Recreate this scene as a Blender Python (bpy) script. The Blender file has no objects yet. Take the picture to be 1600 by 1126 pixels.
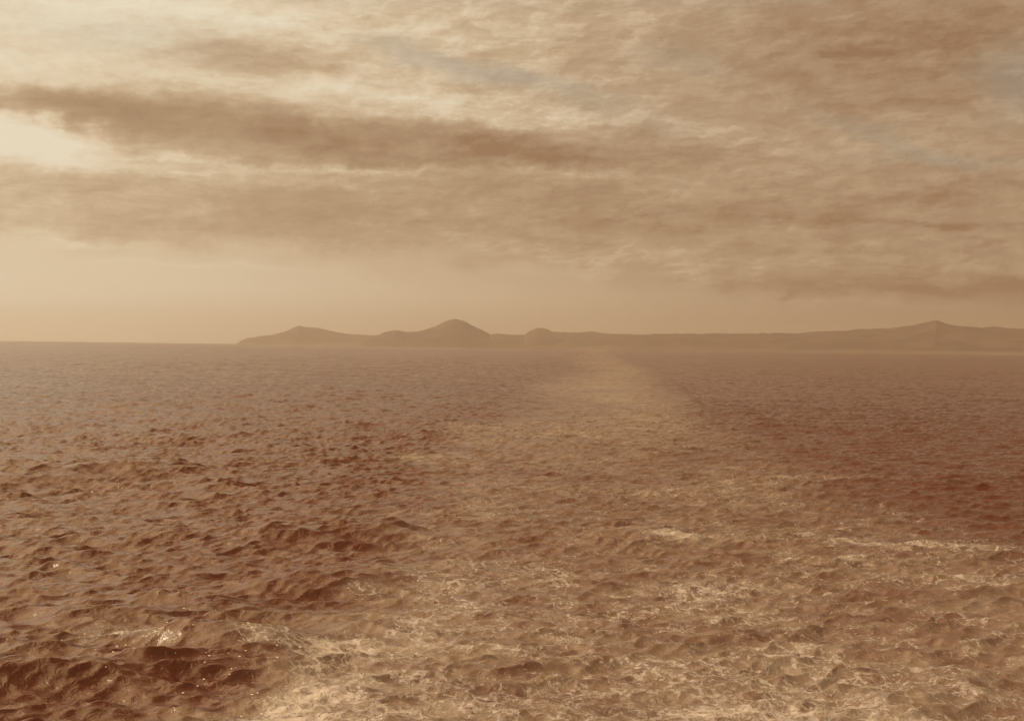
import bpy, math
import numpy as np
from mathutils import Matrix, Vector

R = math.radians
scene = bpy.context.scene
COL = scene.collection
CAM_H = 12.0                       # eye height above the water, on a ship's after deck

# ------------------------------------------------------------------ camera
F_PX = 1931.0                      # focal length in pixels of the 1600 px wide print
cd = bpy.data.cameras.new('camera')
cam = bpy.data.objects.new('camera', cd)
COL.objects.link(cam)
cd.sensor_width = 36.0
cd.lens = 36.0 * F_PX / 1600.0
cd.clip_start = 0.1
cd.clip_end = 100000.0
PITCH, ROLL = R(-0.635), R(0.76)
CAM_ROT = (Matrix.Rotation(R(90) + PITCH, 3, 'X') @ Matrix.Rotation(ROLL, 3, 'Z'))
cam.matrix_world = Matrix.Translation((0, 0, CAM_H)) @ CAM_ROT.to_4x4()
scene.camera = cam


def ray(px, py):
    v = CAM_ROT @ Vector(((px - 800.0) / F_PX, -(py - 563.0) / F_PX, -1.0))
    return v.normalized()


def azel(px, py):
    v = ray(px, py)
    return math.atan2(v.x, v.y), math.asin(v.z)


def ground(px, py):
    v = ray(px, py)
    t = CAM_H / -v.z
    return v.x * t, v.y * t


# ------------------------------------------------------------------ light
SUN_AZ, SUN_EL = R(-96), R(36)     # sun off to the left, behind thin cloud
sd = bpy.data.lights.new('sun', 'SUN')
sd.energy = 1.4
sd.angle = R(20)
sd.color = (1.0, 0.86, 0.68)
sun = bpy.data.objects.new('sun', sd)
COL.objects.link(sun)
sdir = Vector((math.sin(SUN_AZ) * math.cos(SUN_EL), math.cos(SUN_AZ) * math.cos(SUN_EL), math.sin(SUN_EL)))
sun.rotation_euler = sdir.to_track_quat('Z', 'Y').to_euler()

scene.view_settings.view_transform = 'Standard'
scene.view_settings.look = 'None'
scene.view_settings.exposure = 0.0
scene.view_settings.gamma = 1.0
scene.view_settings.use_curve_mapping = False
scene.cycles.volume_bounces = 2
scene.cycles.use_denoising = True
scene.cycles.denoising_prefilter = 'ACCURATE'


# ------------------------------------------------------------------ node helper
class G:
    """small helper that writes node graphs"""
    def __init__(self, nt):
        self.nt = nt
        nt.nodes.clear()

    def n(self, kind, **kw):
        nd = self.nt.nodes.new(kind)
        for k, v in kw.items():
            setattr(nd, k, v)
        return nd

    def put(self, sock, v):
        if isinstance(v, bpy.types.NodeSocket):
            self.nt.links.new(v, sock)
        elif v is not None:
            sock.default_value = v

    def m(self, op, a, b=None, c=None, clamp=False):
        nd = self.n('ShaderNodeMath', operation=op)
        nd.use_clamp = clamp
        for i, v in enumerate((a, b, c)):
            if v is not None:
                self.put(nd.inputs[i], v)
        return nd.outputs[0]

    def vm(self, op, a, b=None, scale=None):
        nd = self.n('ShaderNodeVectorMath', operation=op)
        self.put(nd.inputs[0], a)
        if b is not None:
            self.put(nd.inputs[1], b)
        if scale is not None:
            self.put(nd.inputs['Scale'], scale)
        return nd.outputs['Value'] if op in ('DOT_PRODUCT', 'LENGTH') else nd.outputs[0]

    def xyz(self, x, y, z=0.0):
        nd = self.n('ShaderNodeCombineXYZ')
        for i, v in enumerate((x, y, z)):
            self.put(nd.inputs[i], v)
        return nd.outputs[0]

    def noise(self, vec, scale, detail=4, rough=0.5, dist=0.0, typ=None, colour=False):
        nd = self.n('ShaderNodeTexNoise')
        if typ:
            nd.noise_type = typ
        self.put(nd.inputs['Vector'], vec)
        nd.inputs['Scale'].default_value = scale
        nd.inputs['Detail'].default_value = detail
        nd.inputs['Roughness'].default_value = rough
        nd.inputs['Distortion'].default_value = dist
        return nd.outputs['Color' if colour else 'Fac']

    def ramp(self, fac, stops, interp='LINEAR'):
        nd = self.n('ShaderNodeValToRGB')
        nd.color_ramp.interpolation = interp
        el = nd.color_ramp.elements
        while len(el) < len(stops):
            el.new(0.5)
        for e, (p, c) in zip(el, stops):
            e.position = p
            e.color = (*c, 1) if len(c) == 3 else c
        self.put(nd.inputs['Fac'], fac)
        return nd.outputs['Color']

    def mix(self, fac, a, b, blend='MIX'):
        nd = self.n('ShaderNodeMix', data_type='RGBA', blend_type=blend)
        self.put(nd.inputs[0], fac)
        self.put(nd.inputs[6], a if isinstance(a, bpy.types.NodeSocket) else (*a, 1))
        self.put(nd.inputs[7], b if isinstance(b, bpy.types.NodeSocket) else (*b, 1))
        return nd.outputs[2]

    def rng(self, v, a, b, c=0.0, d=1.0, smooth=True):
        nd = self.n('ShaderNodeMapRange')
        nd.interpolation_type = 'SMOOTHSTEP' if smooth else 'LINEAR'
        self.put(nd.inputs[0], v)
        for i, q in zip((1, 2, 3, 4), (a, b, c, d)):
            self.put(nd.inputs[i], q)
        return nd.outputs[0]


def lin(r, g, b):
    f = lambda c: (c / 255 / 12.92) if c / 255 <= 0.04045 else ((c / 255 + 0.055) / 1.055) ** 2.4
    return (f(r), f(g), f(b))


# ------------------------------------------------------------------ sky
world = bpy.data.worlds.new("World")
scene.world = world
world.use_nodes = True
g = G(world.node_tree)
STR = 0.1
out = g.n('ShaderNodeOutputWorld')
bg = g.n('ShaderNodeBackground')
bg.inputs['Strength'].default_value = STR
g.nt.links.new(bg.outputs[0], out.inputs[0])
sky = g.n('ShaderNodeTexSky', sky_type='NISHITA')
sky.sun_disc = False
sky.sun_elevation = SUN_EL
sky.sun_rotation = SUN_AZ
sky.air_density, sky.dust_density = 1.5, 4.0
tc = g.n('ShaderNodeTexCoord')
sep = g.n('ShaderNodeSeparateXYZ')
g.nt.links.new(tc.outputs['Generated'], sep.inputs[0])
X, Y, Z = sep.outputs
az = g.m('MULTIPLY', g.m('ARCTAN2', X, Y), 57.2958)          # bearing, degrees
el = g.m('MULTIPLY', g.m('ARCSINE', Z), 57.2958)             # height above the horizon, degrees
elc = g.m('MAXIMUM', el, 0.0)
P = g.xyz(az, el, 0.0)
# the cloud deck seen in perspective: a level sheet, crowding together towards the horizon
zz = g.m('ADD', g.m('MAXIMUM', Z, 0.0), 0.06)
PL = g.xyz(g.m('DIVIDE', X, zz), g.m('DIVIDE', Y, zz), 0.0)
ST = g.xyz(az, g.m('MULTIPLY', el, 3.2), 0.0)                # streaky low cloud

w1 = g.vm('SUBTRACT', g.noise(ST, 0.16, 4, 0.55, colour=True), (0.5, 0.5, 0.5))
w2 = g.vm('SUBTRACT', g.noise(P, 0.9, 5, 0.6, colour=True), (0.5, 0.5, 0.5))
PW = g.vm('ADD', P, g.vm('MULTIPLY', w1, (5.5, 1.9, 0.0)))
PW = g.vm('ADD', PW, g.vm('MULTIPLY', w2, (1.1, 0.8, 0.0)))
DEG = 57.2958


def blob(acc, px, py, rx, ry, rot, amp, sharp=1.0):
    """a cloud mass at a bearing and height (read off the print); rot in degrees, down to the right"""
    a, e = azel(px, py)
    mp = g.n('ShaderNodeMapping', vector_type='TEXTURE')
    g.put(mp.inputs['Vector'], PW)
    mp.inputs['Location'].default_value = (a * DEG, e * DEG, 0)
    mp.inputs['Rotation'].default_value = (0, 0, R(-rot))
    mp.inputs['Scale'].default_value = (rx * DEG / F_PX, ry * DEG / F_PX, 1)
    d = g.vm('DOT_PRODUCT', mp.outputs[0], mp.outputs[0])
    if sharp != 1.0:
        d = g.m('POWER', d, sharp)
    return g.m('MULTIPLY_ADD', g.m('POWER', 0.36788, d), amp, acc)


# t: 0 dark brown .. 1 cream
t = g.rng(az, -24.0, 25.0, 0.80, 0.27, smooth=False)
t = g.m('ADD', t, g.m('MULTIPLY', g.rng(elc, 6.0, 15.5), g.rng(az, -6.0, 12.0, 0.10, -0.03)))
clouds = [
    # the long dark bar
    (60, 166, 300, 27, 2, -0.28, 2.5), (340, 200, 280, 50, 6, -0.26, 3), (640, 226, 270, 40, 4, -0.30, 3),
    (900, 234, 240, 32, 2, -0.27, 2.5),
    (390, 92, 115, 25, 2, -0.34, 1.5), (510, 118, 80, 12, 8, -0.14, 1),
    # bright gaps
    (50, 225, 110, 28, 3, 0.26, 1.5), (560, 263, 380, 6, 1, 0.17, 1), (210, 266, 130, 10, 2, 0.10, 1),
    (500, 455, 560, 40, 0, 0.05, 1), (150, 372, 60, 6, 3, 0.13, 1), (330, 415, 170, 6, 1, 0.07, 1), (960, 190, 260, 26, 8, 0.10, 1),
    (640, 160, 320, 24, 9, 0.17, 1), (300, 30, 380, 50, 2, 0.14, 1), (150, 130, 200, 14, 2, 0.10, 1), (820, 45, 200, 60, 10, 0.03, 1),
    # the brown deck below the bar
    (250, 325, 420, 48, 1, -0.17, 3), (760, 325, 380, 42, 2, -0.18, 3), (1150, 320, 300, 50, 1, -0.08, 2),
    (640, 378, 330, 14, 2, -0.08, 1), (850, 374, 90, 9, 1, -0.10, 1), (735, 411, 50, 7, 0, -0.11, 1),
    # heavy cloud upper right
    (1390, 90, 210, 70, 6, -0.15, 1), (1180, 60, 260, 40, 0, -0.05, 1), (1500, 40, 160, 50, 0, -0.09, 1),
    (1340, 150, 150, 24, 4, -0.07, 1), (1180, 130, 110, 30, 6, -0.04, 1),
    (1010, 30, 120, 30, 0, 0.07, 1), (1125, 125, 60, 20, 0, 0.09, 1), (1580, 20, 90, 40, 0, -0.08, 1), (1520, 215, 120, 30, 4, 0.07, 1), (1560, 170, 60, 20, 20, 0.09, 1), (1290, 215, 150, 14, 4, 0.07, 1),
    # low streaks on the right
    (1440, 350, 190, 9, 3, -0.24, 1), (1500, 300, 150, 14, 0, -0.14, 1), (860, 372, 110, 8, 1, -0.10, 1), (1060, 345, 260, 8, 1, -0.08, 1), (1230, 325, 90, 9, 6, -0.07, 1),
    (1330, 446, 300, 18, 1, -0.20, 2), (1600, 460, 240, 18, 1, -0.16, 2), (1150, 420, 160, 8, 0, -0.05, 1),
    (60, 470, 620, 70, 0, 0.10, 1), (1300, 500, 500, 30, 0, -0.03, 1), (850, 480, 350, 40, 0, 0.05, 1),
    (1300, 385, 330, 18, 1, -0.03, 1), (980, 425, 260, 10, 1, 0.05, 1),
]
for c in clouds:
    t = blob(t, *c)
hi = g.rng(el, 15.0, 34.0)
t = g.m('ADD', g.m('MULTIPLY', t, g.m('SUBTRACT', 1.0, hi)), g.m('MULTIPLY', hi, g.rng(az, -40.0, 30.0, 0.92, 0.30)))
# texture of the cloud, only where there is cloud: a band of clear sky lies on the horizon
psep = g.n('ShaderNodeSeparateXYZ')
g.nt.links.new(PW, psep.inputs[0])
lo = g.rng(az, -4.0, 14.0, 3.7, 1.5)
tex_on = g.rng(g.m('SUBTRACT', psep.outputs[1], lo), 0.0, 1.3)
fineA = g.noise(ST, 0.42, 7, 0.6, 0.6)
fineB = g.noise(g.vm('ADD', PL, g.vm('MULTIPLY', w1, (1.5, 1.5, 0))), 1.1, 8, 0.62, 0.4)
fineC = g.noise(P, 1.6, 6, 0.65, 0.8)
# billows catch the light on the side towards the hidden sun
PE = g.vm('ADD', g.vm('MULTIPLY', P, (0.55, 1.35, 1.0)), g.vm('MULTIPLY', w1, (2.5, 2.5, 0.0)))
e1 = g.noise(PE, 0.75, 8, 0.6)
e2 = g.noise(g.vm('ADD', PE, (-0.16, 0.20, 0.0)), 0.75, 8, 0.6)
emb = g.m('MULTIPLY', g.m('SUBTRACT', e1, e2), 0.44)
# smaller broken puffs, mostly to the right
PQ = g.vm('ADD', g.vm('MULTIPLY', P, (1.0, 2.6, 1.0)), g.vm('MULTIPLY', w2, (1.2, 1.2, 0.0)))
q1 = g.noise(PQ, 0.42, 9, 0.58)
q2 = g.noise(g.vm('ADD', PQ, (-0.16, 0.22, 0.0)), 0.42, 9, 0.58)
puff = g.m('ADD', g.m('MULTIPLY', g.m('SUBTRACT', q1, q2), 0.50), g.m('MULTIPLY', g.m('SUBTRACT', g.rng(q1, 0.44, 0.60), 0.5), 0.13))
emb = g.m('ADD', emb, g.m('MULTIPLY', puff, g.rng(az, -22.0, 8.0, 0.25, 1.0)))
tex = g.m('ADD', g.m('MULTIPLY', g.m('SUBTRACT', fineA, 0.5), 0.34), g.m('MULTIPLY', g.m('SUBTRACT', fineB, 0.5), 0.44))
tex = g.m('ADD', tex, g.m('MULTIPLY', g.m('SUBTRACT', fineC, 0.5), 0.10))
tex = g.m('ADD', tex, emb)
t = g.m('MULTIPLY_ADD', tex, tex_on, t)
ccol = g.ramp(t, [
    (0.0, lin(146, 112, 82)), (0.10, lin(156, 124, 94)), (0.30, lin(170, 141, 110)), (0.48, lin(184, 156, 124)),
    (0.66, lin(204, 179, 146)), (0.82, lin(221, 202, 171)), (1.0, lin(232, 220, 194))])
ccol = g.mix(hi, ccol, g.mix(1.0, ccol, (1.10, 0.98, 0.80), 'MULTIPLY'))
ccol = g.vm('SCALE', ccol, scale=1.0 / STR)
# holes in the deck where the pale grey upper sky shows
gap = 0.0
for c in [(690, 95, 150, 20, 10, 0.9, 1.6), (860, 135, 120, 14, 14, 0.6, 1.3), (210, 62, 170, 30, 0, 0.45, 1.2), (1590, 130, 60, 50, -20, 0.8, 1.2),
          (1400, 215, 130, 12, 22, 0.6, 1), (1500, 250, 160, 10, 6, 0.5, 1), (1050, 95, 70, 22, 10, 0.5, 1),
          (970, 180, 120, 22, 12, 0.4, 1), (620, 5, 900, 8, 0, 0.3, 1)]:
    gap = blob(gap, *c)
gap = g.m('MULTIPLY', gap, 0.85, clamp=True)
bw = g.n('ShaderNodeRGBToBW')
g.nt.links.new(sky.outputs[0], bw.inputs[0])
up = g.mix(0.05, g.vm('SCALE', g.mix(g.m('SUBTRACT', t, 0.2, clamp=True), lin(152, 136, 116), lin(214, 196, 168)), scale=1.0 / STR), sky.outputs[0])
final = g.mix(gap, ccol, up)
# glow added around the hidden sun, above the low sky, to brighten the sea
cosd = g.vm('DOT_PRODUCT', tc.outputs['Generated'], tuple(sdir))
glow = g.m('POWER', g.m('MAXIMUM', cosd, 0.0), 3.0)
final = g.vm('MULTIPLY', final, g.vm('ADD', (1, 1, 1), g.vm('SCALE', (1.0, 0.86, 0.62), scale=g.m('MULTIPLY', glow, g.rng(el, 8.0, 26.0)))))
# added brightness above the frame, strongest to the left, to light the sea
sky_boost = g.m('MULTIPLY', g.rng(el, 14.0, 32.0), g.rng(az, 25.0, -45.0, 0.15, 1.0))
final = g.vm('SCALE', final, scale=g.m('MULTIPLY_ADD', sky_boost, 0.85, 1.0))
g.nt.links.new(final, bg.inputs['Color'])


# ------------------------------------------------------------------ helpers
def tag(o, label=None, cat=None, kind=None, group=None):
    for k, v in (('label', label), ('category', cat), ('kind', kind), ('group', group)):
        if v:
            o[k] = v
    return o


def grid_mesh(name, co, nr, nc, mat, wrap=False, keep=None, attrs=None, normals=None):
    """mesh from an nr x nc lattice of points; keep selects faces"""
    r = np.arange(nr - 1)[:, None]
    ncf = nc if wrap else nc - 1
    c = np.arange(ncf)[None, :]
    c2 = (c + 1) % nc
    f = np.stack([r * nc + c, r * nc + c2, (r + 1) * nc + c2, (r + 1) * nc + c], -1).reshape(-1, 4)
    if keep is not None:
        f = f[keep.reshape(-1)]
    used = np.zeros(len(co), bool)
    used[f.reshape(-1)] = True
    idx = np.cumsum(used) - 1
    f = idx[f]
    me = bpy.data.meshes.new(name)
    me.vertices.add(int(used.sum()))
    me.vertices.foreach_set('co', co[used].astype(np.float32).ravel())
    me.loops.add(f.size)
    me.loops.foreach_set('vertex_index', f.astype(np.int32).ravel())
    me.polygons.add(len(f))
    me.polygons.foreach_set('loop_start', np.arange(0, f.size, 4, dtype=np.int32))
    me.polygons.foreach_set('use_smooth', np.ones(len(f), bool))
    me.update()
    for k, v in (attrs or {}).items():
        at = me.attributes.new(k, 'FLOAT', 'POINT')
        at.data.foreach_set('value', v[used].astype(np.float32))
    if normals is not None:
        me.normals_split_custom_set_from_vertices(normals[used].astype(np.float32))
    me.materials.append(mat)
    o = bpy.data.objects.new(name, me)
    COL.objects.link(o)
    return o


rs = np.random.RandomState


def spectral(N, L, seed, lo, hi, slope=2.0, wind=None, spread=2.0):
    """periodic random surface of side L metres holding wavelengths lo..hi; returns h, dx, dy (unit rms)"""
    r = rs(seed)
    k1 = np.fft.fftfreq(N, L / N) * 2 * np.pi
    kx, ky = np.meshgrid(k1, k1)
    k = np.hypot(kx, ky)
    k[0, 0] = 1
    kl, kh = 2 * np.pi / hi, 2 * np.pi / lo
    A = k ** (-slope) * np.exp(-(kl / k) ** 4) * np.exp(-(k / kh) ** 4)
    if wind is not None:
        c = (kx * math.cos(wind) + ky * math.sin(wind)) / k
        A = A * (np.abs(c) ** spread + 0.04)
    A[0, 0] = 0
    H = np.fft.fft2(r.randn(N, N)) * A
    h = np.real(np.fft.ifft2(H))
    s = h.std()
    dx = np.real(np.fft.ifft2(H * (1j * kx / k))) / s
    dy = np.real(np.fft.ifft2(H * (1j * ky / k))) / s
    return np.stack([h / s, dx, dy], -1).astype(np.float32), L


def sample(tile, x, y, rot=0.0):
    T, L = tile
    N = T.shape[0]
    c, s = math.cos(rot), math.sin(rot)
    u = ((x * c + y * s) / L * N)
    v = ((-x * s + y * c) / L * N)
    iu, iv = np.floor(u).astype(np.int64), np.floor(v).astype(np.int64)
    fu, fv = (u - iu)[:, None].astype(np.float32), (v - iv)[:, None].astype(np.float32)
    i0, i1, j0, j1 = iu % N, (iu + 1) % N, iv % N, (iv + 1) % N
    o = (T[j0, i0] * (1 - fu) + T[j0, i1] * fu) * (1 - fv) + (T[j1, i0] * (1 - fu) + T[j1, i1] * fu) * fv
    hx, hy = o[:, 1] * c - o[:, 2] * s, o[:, 1] * s + o[:, 2] * c
    return o[:, 0].astype(np.float64), hx.astype(np.float64), hy.astype(np.float64)


def sstep(a, b, x):
    q = np.clip((x - a) / (b - a), 0, 1)
    return q * q * (3 - 2 * q)


# ------------------------------------------------------------------ sea surface
def build_sea():
    # rows: distance from the ship; spacing grows with distance
    Ds = [4.0]
    while Ds[-1] < 26:
        Ds.append(Ds[-1] + 0.9)
    while Ds[-1] < 17000:
        D = Ds[-1]
        Ds.append(D + 0.085 * (max(D, 36) / 40.0) ** 1.33)
    Ds += [17800, 18800, 19900]
    D = np.array(Ds)
    tin = np.radians(np.linspace(-38, 38, 1200))
    tout = np.radians(np.concatenate([38 + np.cumsum(np.linspace(0.1, 6, 46))]))
    tout = tout[tout < math.pi - 0.02]
    th = np.concatenate([-tout[::-1], tin, tout])
    nr, nc = len(D), len(th)
    DD, TT = np.meshgrid(D, th, indexing='ij')
    x = (DD * np.sin(TT)).ravel()
    y = (DD * np.cos(TT)).ravel()
    d = DD.ravel()
    fanout = np.clip((np.abs(TT.ravel()) - np.radians(38)) / np.radians(15), 0, 1)
    calm = 1 - 0.9 * fanout                          # the coarse rim behind the ship carries only long waves

    # where the wake runs: straight astern, then bending to the right with the ship's old course
    wn = sample(spectral(256, 400, 5, 8, 200, 1.4), x, y, 0.3)[0]
    wn2 = sample(spectral(256, 90, 6, 1.5, 40, 1.3), x, y, 0.9)[0]
    xc = 9.0 + 0.088 * np.maximum(y - 140, 0) * (1 - 0.2 * sstep(300, 1500, y)) + 2.5 * np.sin(y / 90.0)
    hw = 20.0 + 0.006 * y
    xc = np.where(y > 0, xc, 9.0)
    s = (x - xc + wn * 1.6 + wn2 * 0.9) / hw
    inside = np.where(s < 0,  sstep(1.18 + 0.15 * sstep(80, 300, d), 0.80 - 0.3 * sstep(80, 300, d), np.abs(s)), sstep(1.55 - 0.40 * sstep(130, 300, d), 0.55 + 0.25 * sstep(130, 300, d), s))
    left_edge = np.exp(-((s + 0.90) / 0.16) ** 2)
    right_edge = np.exp(-((s - 0.96) / 0.10) ** 2)

    # ---- height of the water: three bands of wind sea
    wdir = R(64)
    long_ = spectral(1024, 310, 11, 7, 60, 2.0, wdir, 3)
    mid = spectral(1024, 83, 12, 0.9, 5.5, 1.70, R(104), 6)
    small = spectral(512, 23.7, 13, 0.35, 1.8, 1.8, R(112), 2)
    churn = spectral(1024, 41, 14, 0.30, 5, 2.1, R(80), 0.8)
    z = np.zeros_like(x)
    ox = np.zeros_like(x)
    oy = np.zeros_like(x)
    row = 0.085 * (np.maximum(d, 36) / 40.0) ** 1.33
    damp = 1 - 0.40 * inside * sstep(150, 350, d) - 0.30 * inside * sstep(600, 100, d)
    patch = (1 + 0.10 * wn) * (1 - 0.40 * sstep(0.6, 1.5, s) * (y > 0))

    def add(tile, amp, chop, rot=0.0):
        nonlocal z, ox, oy
        h, hx, hy = sample(tile, x, y, rot)
        z = z + h * amp
        ox = ox + hx * amp * chop
        oy = oy + hy * amp * chop
    add(long_, 0.18 * (1 - 0.3 * inside) * calm * (1 - 0.35 * sstep(0.6, 1.5, s)), 0.8)
    add(mid, 0.112 * damp * patch * calm * sstep(14, 4, row) ** 0.7, 0.6 - 0.1 * sstep(60, 220, d))
    add(mid, 0.05 * damp * calm * sstep(14, 4, row), 0.7, -0.75)
    add(small, 0.056 * damp * patch * (calm > 0.95) * sstep(3.0, 0.5, row), 0.8)
    near_churn = inside * sstep(420, 60, d)
    add(churn, 0.06 * near_churn, 0.9)
    # a raised ring of older swell under the left half, and the steep quarter wave thrown by the hull
    def ridge(p0, p1, A, wf, wn_, trough):
        nonlocal z
        (ax, ay), (bx, by) = p0, p1
        L = math.hypot(bx - ax, by - ay)
        ux, uy = (bx - ax) / L, (by - ay) / L
        a = ((x - ax) * ux + (y - ay) * uy) / L
        q = (x - ax) * (-uy) + (y - ay) * ux + wn2 * 0.25 + 0.5 * np.sin(a * 5.0)   # + is the far side
        e = sstep(-0.25, 0.2, a) * sstep(1.25, 0.8, a)
        z = z + A * e * np.where(q > 0, np.exp(-(q / wf) ** 2), np.exp(-(q / wn_) ** 2))
        z = z - trough * A * e * np.exp(-((q + 2.2 * wn_) / (1.3 * wn_)) ** 2)
        return e * np.exp(-(q / 0.7) ** 2), e * np.exp(-((q + 1.3 * wn_) / wn_) ** 2)
    c1, f1 = ridge(ground(-160, 1072), ground(430, 1034), 0.95, 3.6, 2.9, 0.30)
    c2, f2 = ridge(ground(-60, 748), ground(285, 738), 0.80, 5.0, 3.0, 0.4)
    c3, f3 = ridge(ground(380, 846), ground(640, 838), 0.60, 3.0, 2.2, 0.5)
    c4, f4 = ridge(ground(400, 912), ground(640, 900), 0.50, 2.6, 1.6, 0.5)
    c5, f5 = ridge(ground(60, 958), ground(330, 950), 0.36, 2.6, 1.6, 0.4)
    c6, f6 = ridge(ground(1340, 1085), ground(1560, 1080), 0.45, 2.4, 1.5, 0.4)
    c8, f8 = ridge(ground(270, 1008), ground(440, 1028), 0.55, 1.6, 1.0, 0.2)
    c7, f7 = ridge(ground(920, 850), ground(1080, 842), 0.55, 3.0, 2.0, 0.4)

    # crests may sharpen but not fold over
    def g0(f):
        f = f.reshape(nr, nc)
        fd = np.gradient(f, axis=0) / np.gradient(DD, axis=0)
        ft = np.gradient(f, axis=1) / (DD * np.gradient(TT, axis=1))
        return fd, ft
    xd, xt = g0(ox)
    yd, yt = g0(oy)
    st, ct = np.sin(TT), np.cos(TT)
    comp = np.maximum(-(xd * st + yd * ct), -(xt * ct - yt * st)) + 0.5 * np.abs(xd * ct - yd * st)
    lim = np.where(comp > 0.6, 0.6 / np.maximum(comp, 0.6), 1.0)
    for ax, n_ in ((0, 6), (1, 8)):
        m_ = lim.copy()
        for k_ in range(-n_, n_ + 1):
            m_ = np.minimum(m_, np.roll(lim, k_, ax))
        c_ = sum(np.roll(m_, k_, ax) for k_ in range(-n_, n_ + 1)) / (2 * n_ + 1)
        lim = c_
    ox, oy = ox * lim.ravel(), oy * lim.ravel()
    co = np.stack([x + ox, y + oy, z], -1)
    # normals of the whole surface, so sea and wake meet without a seam
    C3 = co.reshape(nr, nc, 3)
    gr = np.gradient(C3, axis=0)
    gc = np.gradient(C3, axis=1)
    nm = np.cross(gc, gr).reshape(-1, 3)
    nm /= np.linalg.norm(nm, axis=1)[:, None] + 1e-12
    nm[nm[:, 2] < 0] *= -1
    gy = np.gradient(oy.reshape(nr, nc), axis=0) / (np.gradient(DD, axis=0))
    pinch = np.clip(-(gy.ravel()), 0, 1)             # crests that fold over

    # ---- how much air is beaten into the water, and where foam lies on it
    far_fade = 0.60 + 0.40 * np.exp(-d / 300.0)
    air = inside * (1 - 0.60 * sstep(0.30, 1.1, s) * sstep(60, 100, d)) * (0.47 + 0.10 * wn + 0.06 * wn2) * far_fade
    air += 0.26 * left_edge * sstep(90, 48, d)
    air += 0.22 * np.exp(-((s - 0.15) / 0.6) ** 2) * sstep(100, 350, y) * np.exp(-d / 2500)
    foam = inside * (0.37 + 0.05 * wn2 + 0.04 * wn) * np.exp(-np.maximum(d - 40, 0) / 160.0)
    foam += 0.10 * np.exp(-((s - 0.05) / 0.5) ** 2) * sstep(150, 420, y) * np.exp(-d / 2500)
    foam -= 0.16 * inside * sstep(0.35, 0.9, s) * sstep(90, 60, d)
    foam += 0.24 * left_edge * sstep(85, 48, d) + 0.16 * right_edge * sstep(130, 60, d)
    foam += 0.30 * c1 * sstep(ground(180, 1030)[0], ground(300, 1030)[0], x) + 0.10 * c1
    foam -= 1.2 * f1 * sstep(ground(450, 1060)[0] + 1.0, ground(430, 1060)[0] - 1.2, x)
    air *= 1 - np.clip(0.95 * f1 * sstep(ground(450, 1060)[0] + 1.0, ground(430, 1060)[0] - 1.2, x), 0, 1)
    foam += 0.5 * sstep(0.45, 0.8, pinch) * (0.35 + inside)
    def patch_at(px, py, sx, sy, rot=0.0):
        X, Y = ground(px, py)
        c, q = math.cos(rot), math.sin(rot)
        a, b = (x - X + wn2 * 0.5) * c + (y - Y + wn2 * 0.4) * q, -(x - X) * q + (y - Y + wn2 * 0.4) * c
        return np.exp(-(a / sx) ** 2 - (b / sy) ** 2)
    for px, py, sx, sy, rt, fa, aa in [
            (265, 985, 3.4, 1.7, -0.25, 0.46, 0.42), (370, 1012, 2.8, 1.3, -0.25, 0.50, 0.32), (450, 1100, 1.8, 1.8, 0.5, 0.30, 0.05),
            (500, 960, 3.5, 2.4, 0, 0.12, 0.30), (650, 1010, 3.0, 3.0, 0, 0.0, 0.20), (1500, 853, 5.5, 1.3, 0, 0.24, 0.30), (1080, 848, 3.0, 1.2, 0, 0.12, 0.25),
            (1520, 905, 4.0, 1.5, 0, 0.30, 0.1), (1300, 746, 9.0, 1.8, 0, 0.18, 0.25), (560, 800, 3.0, 2.2, 0, 0.22, 0.2),
            (1180, 1110, 2.2, 1.0, 0, 0.40, 0.2), (1400, 1040, 1.6, 0.8, 0, 0.30, 0.2), (1140, 925, 3.4, 1.6, 0.1, 0.25, 0.1)]:
        e = patch_at(px, py, sx, sy, rt)
        foam += fa * e * (0.8 + 0.25 * wn2)
        air += aa * e
    foam = np.clip(foam, 0, 1)
    air = np.clip(air, 0, 1)
    rough = np.clip(0.04 + 0.10 * np.log10(np.maximum(d, 40) / 40.0), 0, 0.3)
    attrs = {'foam': foam, 'air': air, 'range': np.clip(d / 1000.0, 0, 30), 'gloss': rough}

    # faces that belong to the churned wake
    core = (inside.reshape(nr, nc)[:-1, :-1] > 0.5) & (DD[:-1, :-1] < 1500) & (np.abs(TT[:-1, :-1]) < 1.2) & (DD[:-1, :-1] > 8)
    wrapk = np.zeros((nr - 1, nc), bool)
    wrapk[:, :nc - 1] = core
    return co, nr, nc, attrs, nm, wrapk


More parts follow.
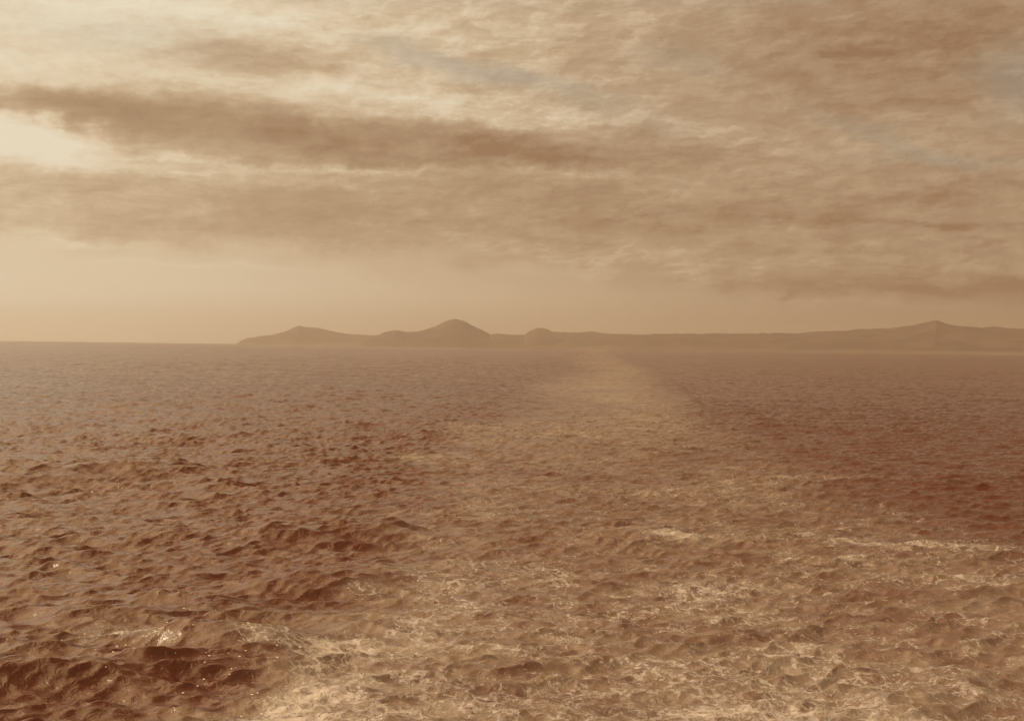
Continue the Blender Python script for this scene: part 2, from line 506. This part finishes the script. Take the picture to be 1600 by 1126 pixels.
def sea_material():
    m = bpy.data.materials.new('sea_water')
    m.use_nodes = True
    g = G(m.node_tree)
    out = g.n('ShaderNodeOutputMaterial')
    tc = g.n('ShaderNodeTexCoord')
    ob = tc.outputs['Object']
    att = {}
    for k in ('foam', 'air', 'range', 'gloss'):
        a = g.n('ShaderNodeAttribute', attribute_name=k)
        att[k] = a.outputs['Fac']
    # ripples: ridged, wind-blown, crests across the view
    rp = g.vm('MULTIPLY', ob, (0.8, 1.25, 1.0))
    n1 = g.noise(rp, 2.6, 4, 0.55, 0.9)
    n2 = g.noise(rp, 0.42, 4, 0.6, 0.5)
    n3 = g.noise(g.vm('MULTIPLY', ob, (0.6, 1.0, 1.0)), 0.11, 4, 0.6, 0.3)
    farmix = g.rng(att['range'], 0.12, 0.8)
    hgt = g.m('ADD', g.m('MULTIPLY', n1, g.m('MULTIPLY_ADD', farmix, 0.05, 0.085)), g.m('MULTIPLY', n2, g.m('MULTIPLY_ADD', farmix, 0.80, 0.05)))
    hgt = g.m('ADD', hgt, g.m('MULTIPLY', n3, g.m('MULTIPLY', farmix, 1.0)))
    # foam lace: thin threads of bubbles
    lw = g.vm('ADD', ob, g.vm('SCALE', g.vm('SUBTRACT', g.noise(ob, 0.8, 5, 0.65, colour=True), (0.5, 0.5, 0.5)), scale=1.5))
    def lace(scale, width, seed):
        vn = g.n('ShaderNodeTexVoronoi', feature='DISTANCE_TO_EDGE')
        g.put(vn.inputs['Vector'], g.vm('ADD', g.vm('MULTIPLY', lw, (0.75, 1.0, 1.0)), (seed, seed, 0.0)))
        vn.inputs['Scale'].default_value = scale
        return g.rng(vn.outputs['Distance'], 0.0, width, 1.0, 0.0)
    la = lace(1.5, 0.18, 3.1)
    lb = lace(3.8, 0.22, 7.7)
    grit = g.noise(lw, 5.0, 5, 0.7)
    cloudy = g.noise(g.vm('MULTIPLY', lw, (0.6, 1.0, 1.0)), 0.5, 6, 0.65)
    f = g.m('ADD', g.m('MULTIPLY', la, 0.30), g.m('MULTIPLY', lb, 0.22))
    f = g.m('ADD', f, g.m('MULTIPLY', g.m('SUBTRACT', grit, 0.5), 0.9))
    f = g.m('ADD', f, g.m('MULTIPLY', g.m('SUBTRACT', cloudy, 0.5), 1.3))
    f = g.m('ADD', f, g.m('MULTIPLY', g.m('SUBTRACT', att['foam'], 0.5), 1.2))
    foam = g.m('MULTIPLY', g.rng(f, 0.05, 0.50), g.rng(att['foam'], 0.02, 0.22))
    foam = g.m('MULTIPLY', foam, g.rng(grit, 0.3, 0.7, 0.30, 0.72, smooth=False))
    # aerated water
    ac = g.noise(g.vm('MULTIPLY', lw, (0.6, 1.0, 1.0)), 0.55, 6, 0.65)
    air = g.m('MULTIPLY', att['air'], g.rng(ac, 0.25, 0.75, 0.35, 1.3), clamp=True)
    bump = g.n('ShaderNodeBump')
    bump.inputs['Strength'].default_value = 1.0
    bump.inputs['Distance'].default_value = 1.0
    g.put(bump.inputs['Height'], g.m('ADD', hgt, g.m('MULTIPLY', foam, 0.05)))
    deep, milk = lin(80, 34, 25), lin(156, 144, 132)
    base = g.mix(air, deep, milk)
    wat = g.n('ShaderNodeBsdfPrincipled')
    g.put(wat.inputs['Base Color'], base)
    wat.inputs['IOR'].default_value = 1.6
    wat.inputs['Specular Tint'].default_value = (1.0, 0.92, 0.72, 1)
    g.put(wat.inputs['Roughness'], g.m('MULTIPLY_ADD', air, 0.35, att['gloss']))
    g.put(wat.inputs['Normal'], bump.outputs[0])
    fo = g.n('ShaderNodeBsdfPrincipled')
    fo.inputs['Base Color'].default_value = (*lin(216, 206, 202), 1)
    fo.inputs['Roughness'].default_value = 0.75
    g.put(fo.inputs['Normal'], bump.outputs[0])
    mx = g.n('ShaderNodeMixShader')
    g.put(mx.inputs[0], foam)
    g.nt.links.new(wat.outputs[0], mx.inputs[1])
    g.nt.links.new(fo.outputs[0], mx.inputs[2])
    g.nt.links.new(mx.outputs[0], out.inputs[0])
    return m


co, nr, nc, attrs, nm, wk = build_sea()
m_sea = sea_material()
sea = grid_mesh('sea', co, nr, nc, m_sea, wrap=True, keep=~wk, attrs=attrs, normals=nm)
tag(sea, kind='structure')
wake = grid_mesh('wake', co, nr, nc, m_sea, wrap=True, keep=wk, attrs=attrs, normals=nm)
tag(wake, kind='structure')


# ------------------------------------------------------------------ spray
def spray():
    """drops and flecks of foam flung off the breaking quarter wave"""
    m = bpy.data.materials.new('spray_foam')
    m.use_nodes = True
    b = m.node_tree.nodes['Principled BSDF']
    b.inputs['Base Color'].default_value = (*lin(236, 226, 208), 1)
    b.inputs['Roughness'].default_value = 0.5
    r = rs(77)
    V, F = [], []
    base = np.array([(1, 0, 0), (-1, 0, 0), (0, 1, 0), (0, -1, 0), (0, 0, 1), (0, 0, -1)], float)
    tri = [(0, 2, 4), (2, 1, 4), (1, 3, 4), (3, 0, 4), (2, 0, 5), (1, 2, 5), (3, 1, 5), (0, 3, 5)]
    near = co[(co[:, 1] > 30) & (co[:, 1] < 75) & (co[:, 0] < 5)]

    def surf(x, y):
        return near[np.argmin((near[:, 0] - x) ** 2 + (near[:, 1] - y) ** 2), 2]
    spots = [(345, 1062, 34, 22, 46), (300, 950, 26, 8, 16), (210, 1000, 60, 16, 24), (165, 1040, 30, 12, 12),
             (400, 1085, 30, 20, 26), (152, 834, 6, 3, 5), (402, 836, 5, 2, 3), (120, 940, 10, 4, 5), (430, 1040, 30, 14, 16)]
    for px, py, sx, sy, n in spots:
        for _ in range(int(n * 1.3)):
            X, Y = ground(px + r.randn() * sx, min(py + r.randn() * sy, 1120))
            up = abs(r.randn()) * 0.06
            rad = 0.008 + 0.030 * r.rand() ** 3
            z = surf(X, Y) + up + rad * 0.4
            k = len(V)
            for p in base:
                q = p * rad * (0.6 + 0.9 * r.rand()) * np.array([1.5, 1.0, 0.9])
                V.append((X + q[0], Y + q[1], z + q[2]))
            F += [(a + k, b_ + k, c + k) for a, b_, c in tri]
    me = bpy.data.meshes.new('spray')
    me.from_pydata(V, [], F)
    me.materials.append(m)
    o = bpy.data.objects.new('spray', me)
    COL.objects.link(o)
    tag(o, label='loose flecks of white spray over the breaking wave at the left edge of the wake', cat='spray', kind='stuff')


spray()


# ------------------------------------------------------------------ land
def land_material():
    m = bpy.data.materials.new('scrub_hillside')
    m.use_nodes = True
    g = G(m.node_tree)
    out = g.n('ShaderNodeOutputMaterial')
    tc = g.n('ShaderNodeTexCoord')
    n1 = g.noise(tc.outputs['Object'], 0.004, 7, 0.6)
    n2 = g.noise(tc.outputs['Object'], 0.03, 5, 0.6)
    c = g.ramp(g.m('ADD', g.m('MULTIPLY', n1, 0.7), g.m('MULTIPLY', n2, 0.3)),
               [(0.3, lin(74, 58, 50)), (0.5, lin(90, 72, 62)), (0.7, lin(112, 92, 78))])
    b = g.n('ShaderNodeBsdfPrincipled')
    g.put(b.inputs['Base Color'], c)
    b.inputs['Roughness'].default_value = 0.95
    g.nt.links.new(b.outputs[0], out.inputs[0])
    return m


def hills(name, prof, dist, depth, mat, seed, label):
    """a range whose skyline follows bearings and heights read off the print; full 3D heightfield"""
    pa = []
    for px, py in prof:
        a, e = azel(px, py)
        pa.append((a, dist * math.tan(e) / math.cos(0) + CAM_H))
    A = np.array([p[0] for p in pa])
    H = np.array([max(p[1], 0.5) for p in pa])
    na, nd = 520, 90
    a = np.linspace(A[0], A[-1], na)
    v = np.linspace(-1, 1, nd)
    VV, AA = np.meshgrid(v, a, indexing='ij')
    base = np.interp(AA.ravel(), A, H)
    vv = VV.ravel()
    dd = dist + vv * depth
    # the skyline sits on the ridge at v = 0; spurs run down to the shore
    xx, yy = np.sin(AA.ravel()) * dd, np.cos(AA.ravel()) * dd
    sp = sample(spectral(256, 5200, seed, 150, 2600, 1.7), xx, yy, 0.4)[0]
    fine = sample(spectral(256, 1500, seed + 1, 40, 400, 1.6), xx, yy, 0.1)[0]
    prof_d = np.clip(1 - np.abs(vv) ** 1.5, 0, 1)
    off = np.abs(vv) ** 0.7
    h = base * prof_d * (1 - 0.28 * off * (0.5 + 0.5 * sp)) + fine * np.minimum(base * 0.02, 2.2) * prof_d
    ends = np.minimum(sstep(A[0] - 1e-6, A[0] + 0.006, AA.ravel()), 1.0)
    h = h * ends - 2.5 * (np.abs(vv) > 0.985)
    co = np.stack([xx, yy, h], -1)
    o = grid_mesh(name, co, nd, na, mat)
    o['kind'] = 'structure'
    return o


m_land = land_material()
head = [(366, 536.2), (375, 532), (387, 528), (410, 524.5), (425, 523), (447, 517.5), (458, 511.5), (467, 508), (479, 511), (500, 512),
        (515, 516.5), (537, 521), (560, 522.5), (590, 524), (640, 527), (700, 534)]
mids = [(560, 536), (575, 528), (590, 523.5), (601, 518.5), (618, 515), (635, 518.5), (648, 518), (661, 516.5), (676, 510.5), (691, 504.5), (702, 500), (712, 498),
        (725, 501), (740, 509), (750, 514), (759, 519), (766, 522.5), (777, 520.6), (800, 523), (819, 522.5), (828, 516), (841, 512), (852, 513.5),
        (864, 518), (894, 519.5), (922, 518), (950, 521), (1000, 523), (1060, 526), (1120, 531), (1160, 544)]
rght = [(860, 543), (900, 524), (930, 522), (987, 523), (1030, 521.5), (1075, 521), (1141, 521.5), (1206, 521), (1250, 520), (1281, 517), (1316, 516.5), (1359, 513),
        (1403, 511), (1425, 508), (1442, 504), (1462, 500), (1477, 505.6), (1512, 510), (1539, 511), (1554, 510), (1582, 513),
        (1620, 514), (1700, 509), (1790, 515), (1900, 520), (2050, 530), (2200, 552)]
hills('headland', head, 14500, 900, m_land, 31, '')
m_strip = land_material()  # for the low strips at the foot of the land, slightly paler than it
m_strip.name = 'pale_strip'
for nd_ in m_strip.node_tree.nodes:
    if nd_.type == 'VALTORGB':
        for e_, c_ in zip(nd_.color_ramp.elements, (lin(100, 84, 74), lin(108, 92, 80), lin(116, 98, 86))):
            e_.color = (*c_, 1)
hills('shore_strip', [(372, 536.4), (400, 535.2), (440, 534.6), (490, 534.2), (540, 534.9), (600, 535.6), (680, 537.3), (720, 540.5)], 13300, 130, m_strip, 35, '')
hills('shore_strip', [(760, 541), (860, 539.8), (960, 541), (1100, 543.6), (1240, 545.6), (1380, 547.2), (1500, 548.6), (1650, 550.3), (1800, 552), (2050, 557)], 8500, 120, m_strip, 36, '')
hills('hills', mids, 11500, 900, m_land, 32, '')
hills('mountains', rght, 9800, 1100, m_land, 33, '')

# ------------------------------------------------------------------ haze
def haze():
    m = bpy.data.materials.new('sea_haze')
    m.use_nodes = True
    g = G(m.node_tree)
    out = g.n('ShaderNodeOutputMaterial')
    v = g.n('ShaderNodeVolumePrincipled')
    v.inputs['Color'].default_value = (0.97, 0.92, 0.86, 1)
    v.inputs['Density'].default_value = 6.5e-5
    v.inputs['Anisotropy'].default_value = 0.7
    g.nt.links.new(v.outputs[0], out.inputs['Volume'])
    S, z0, z1 = 21000.0, -6.0, 420.0
    vs = [(sx * S, sy * S, z) for z in (z0, z1) for sx, sy in ((-1, -1), (1, -1), (1, 1), (-1, 1))]
    fs = [(0, 3, 2, 1), (4, 5, 6, 7), (0, 1, 5, 4), (1, 2, 6, 5), (2, 3, 7, 6), (3, 0, 4, 7)]
    me = bpy.data.meshes.new('haze')
    me.from_pydata(vs, [], fs)
    me.materials.append(m)
    o = bpy.data.objects.new('haze', me)
    COL.objects.link(o)
    o['kind'] = 'stuff'


haze()
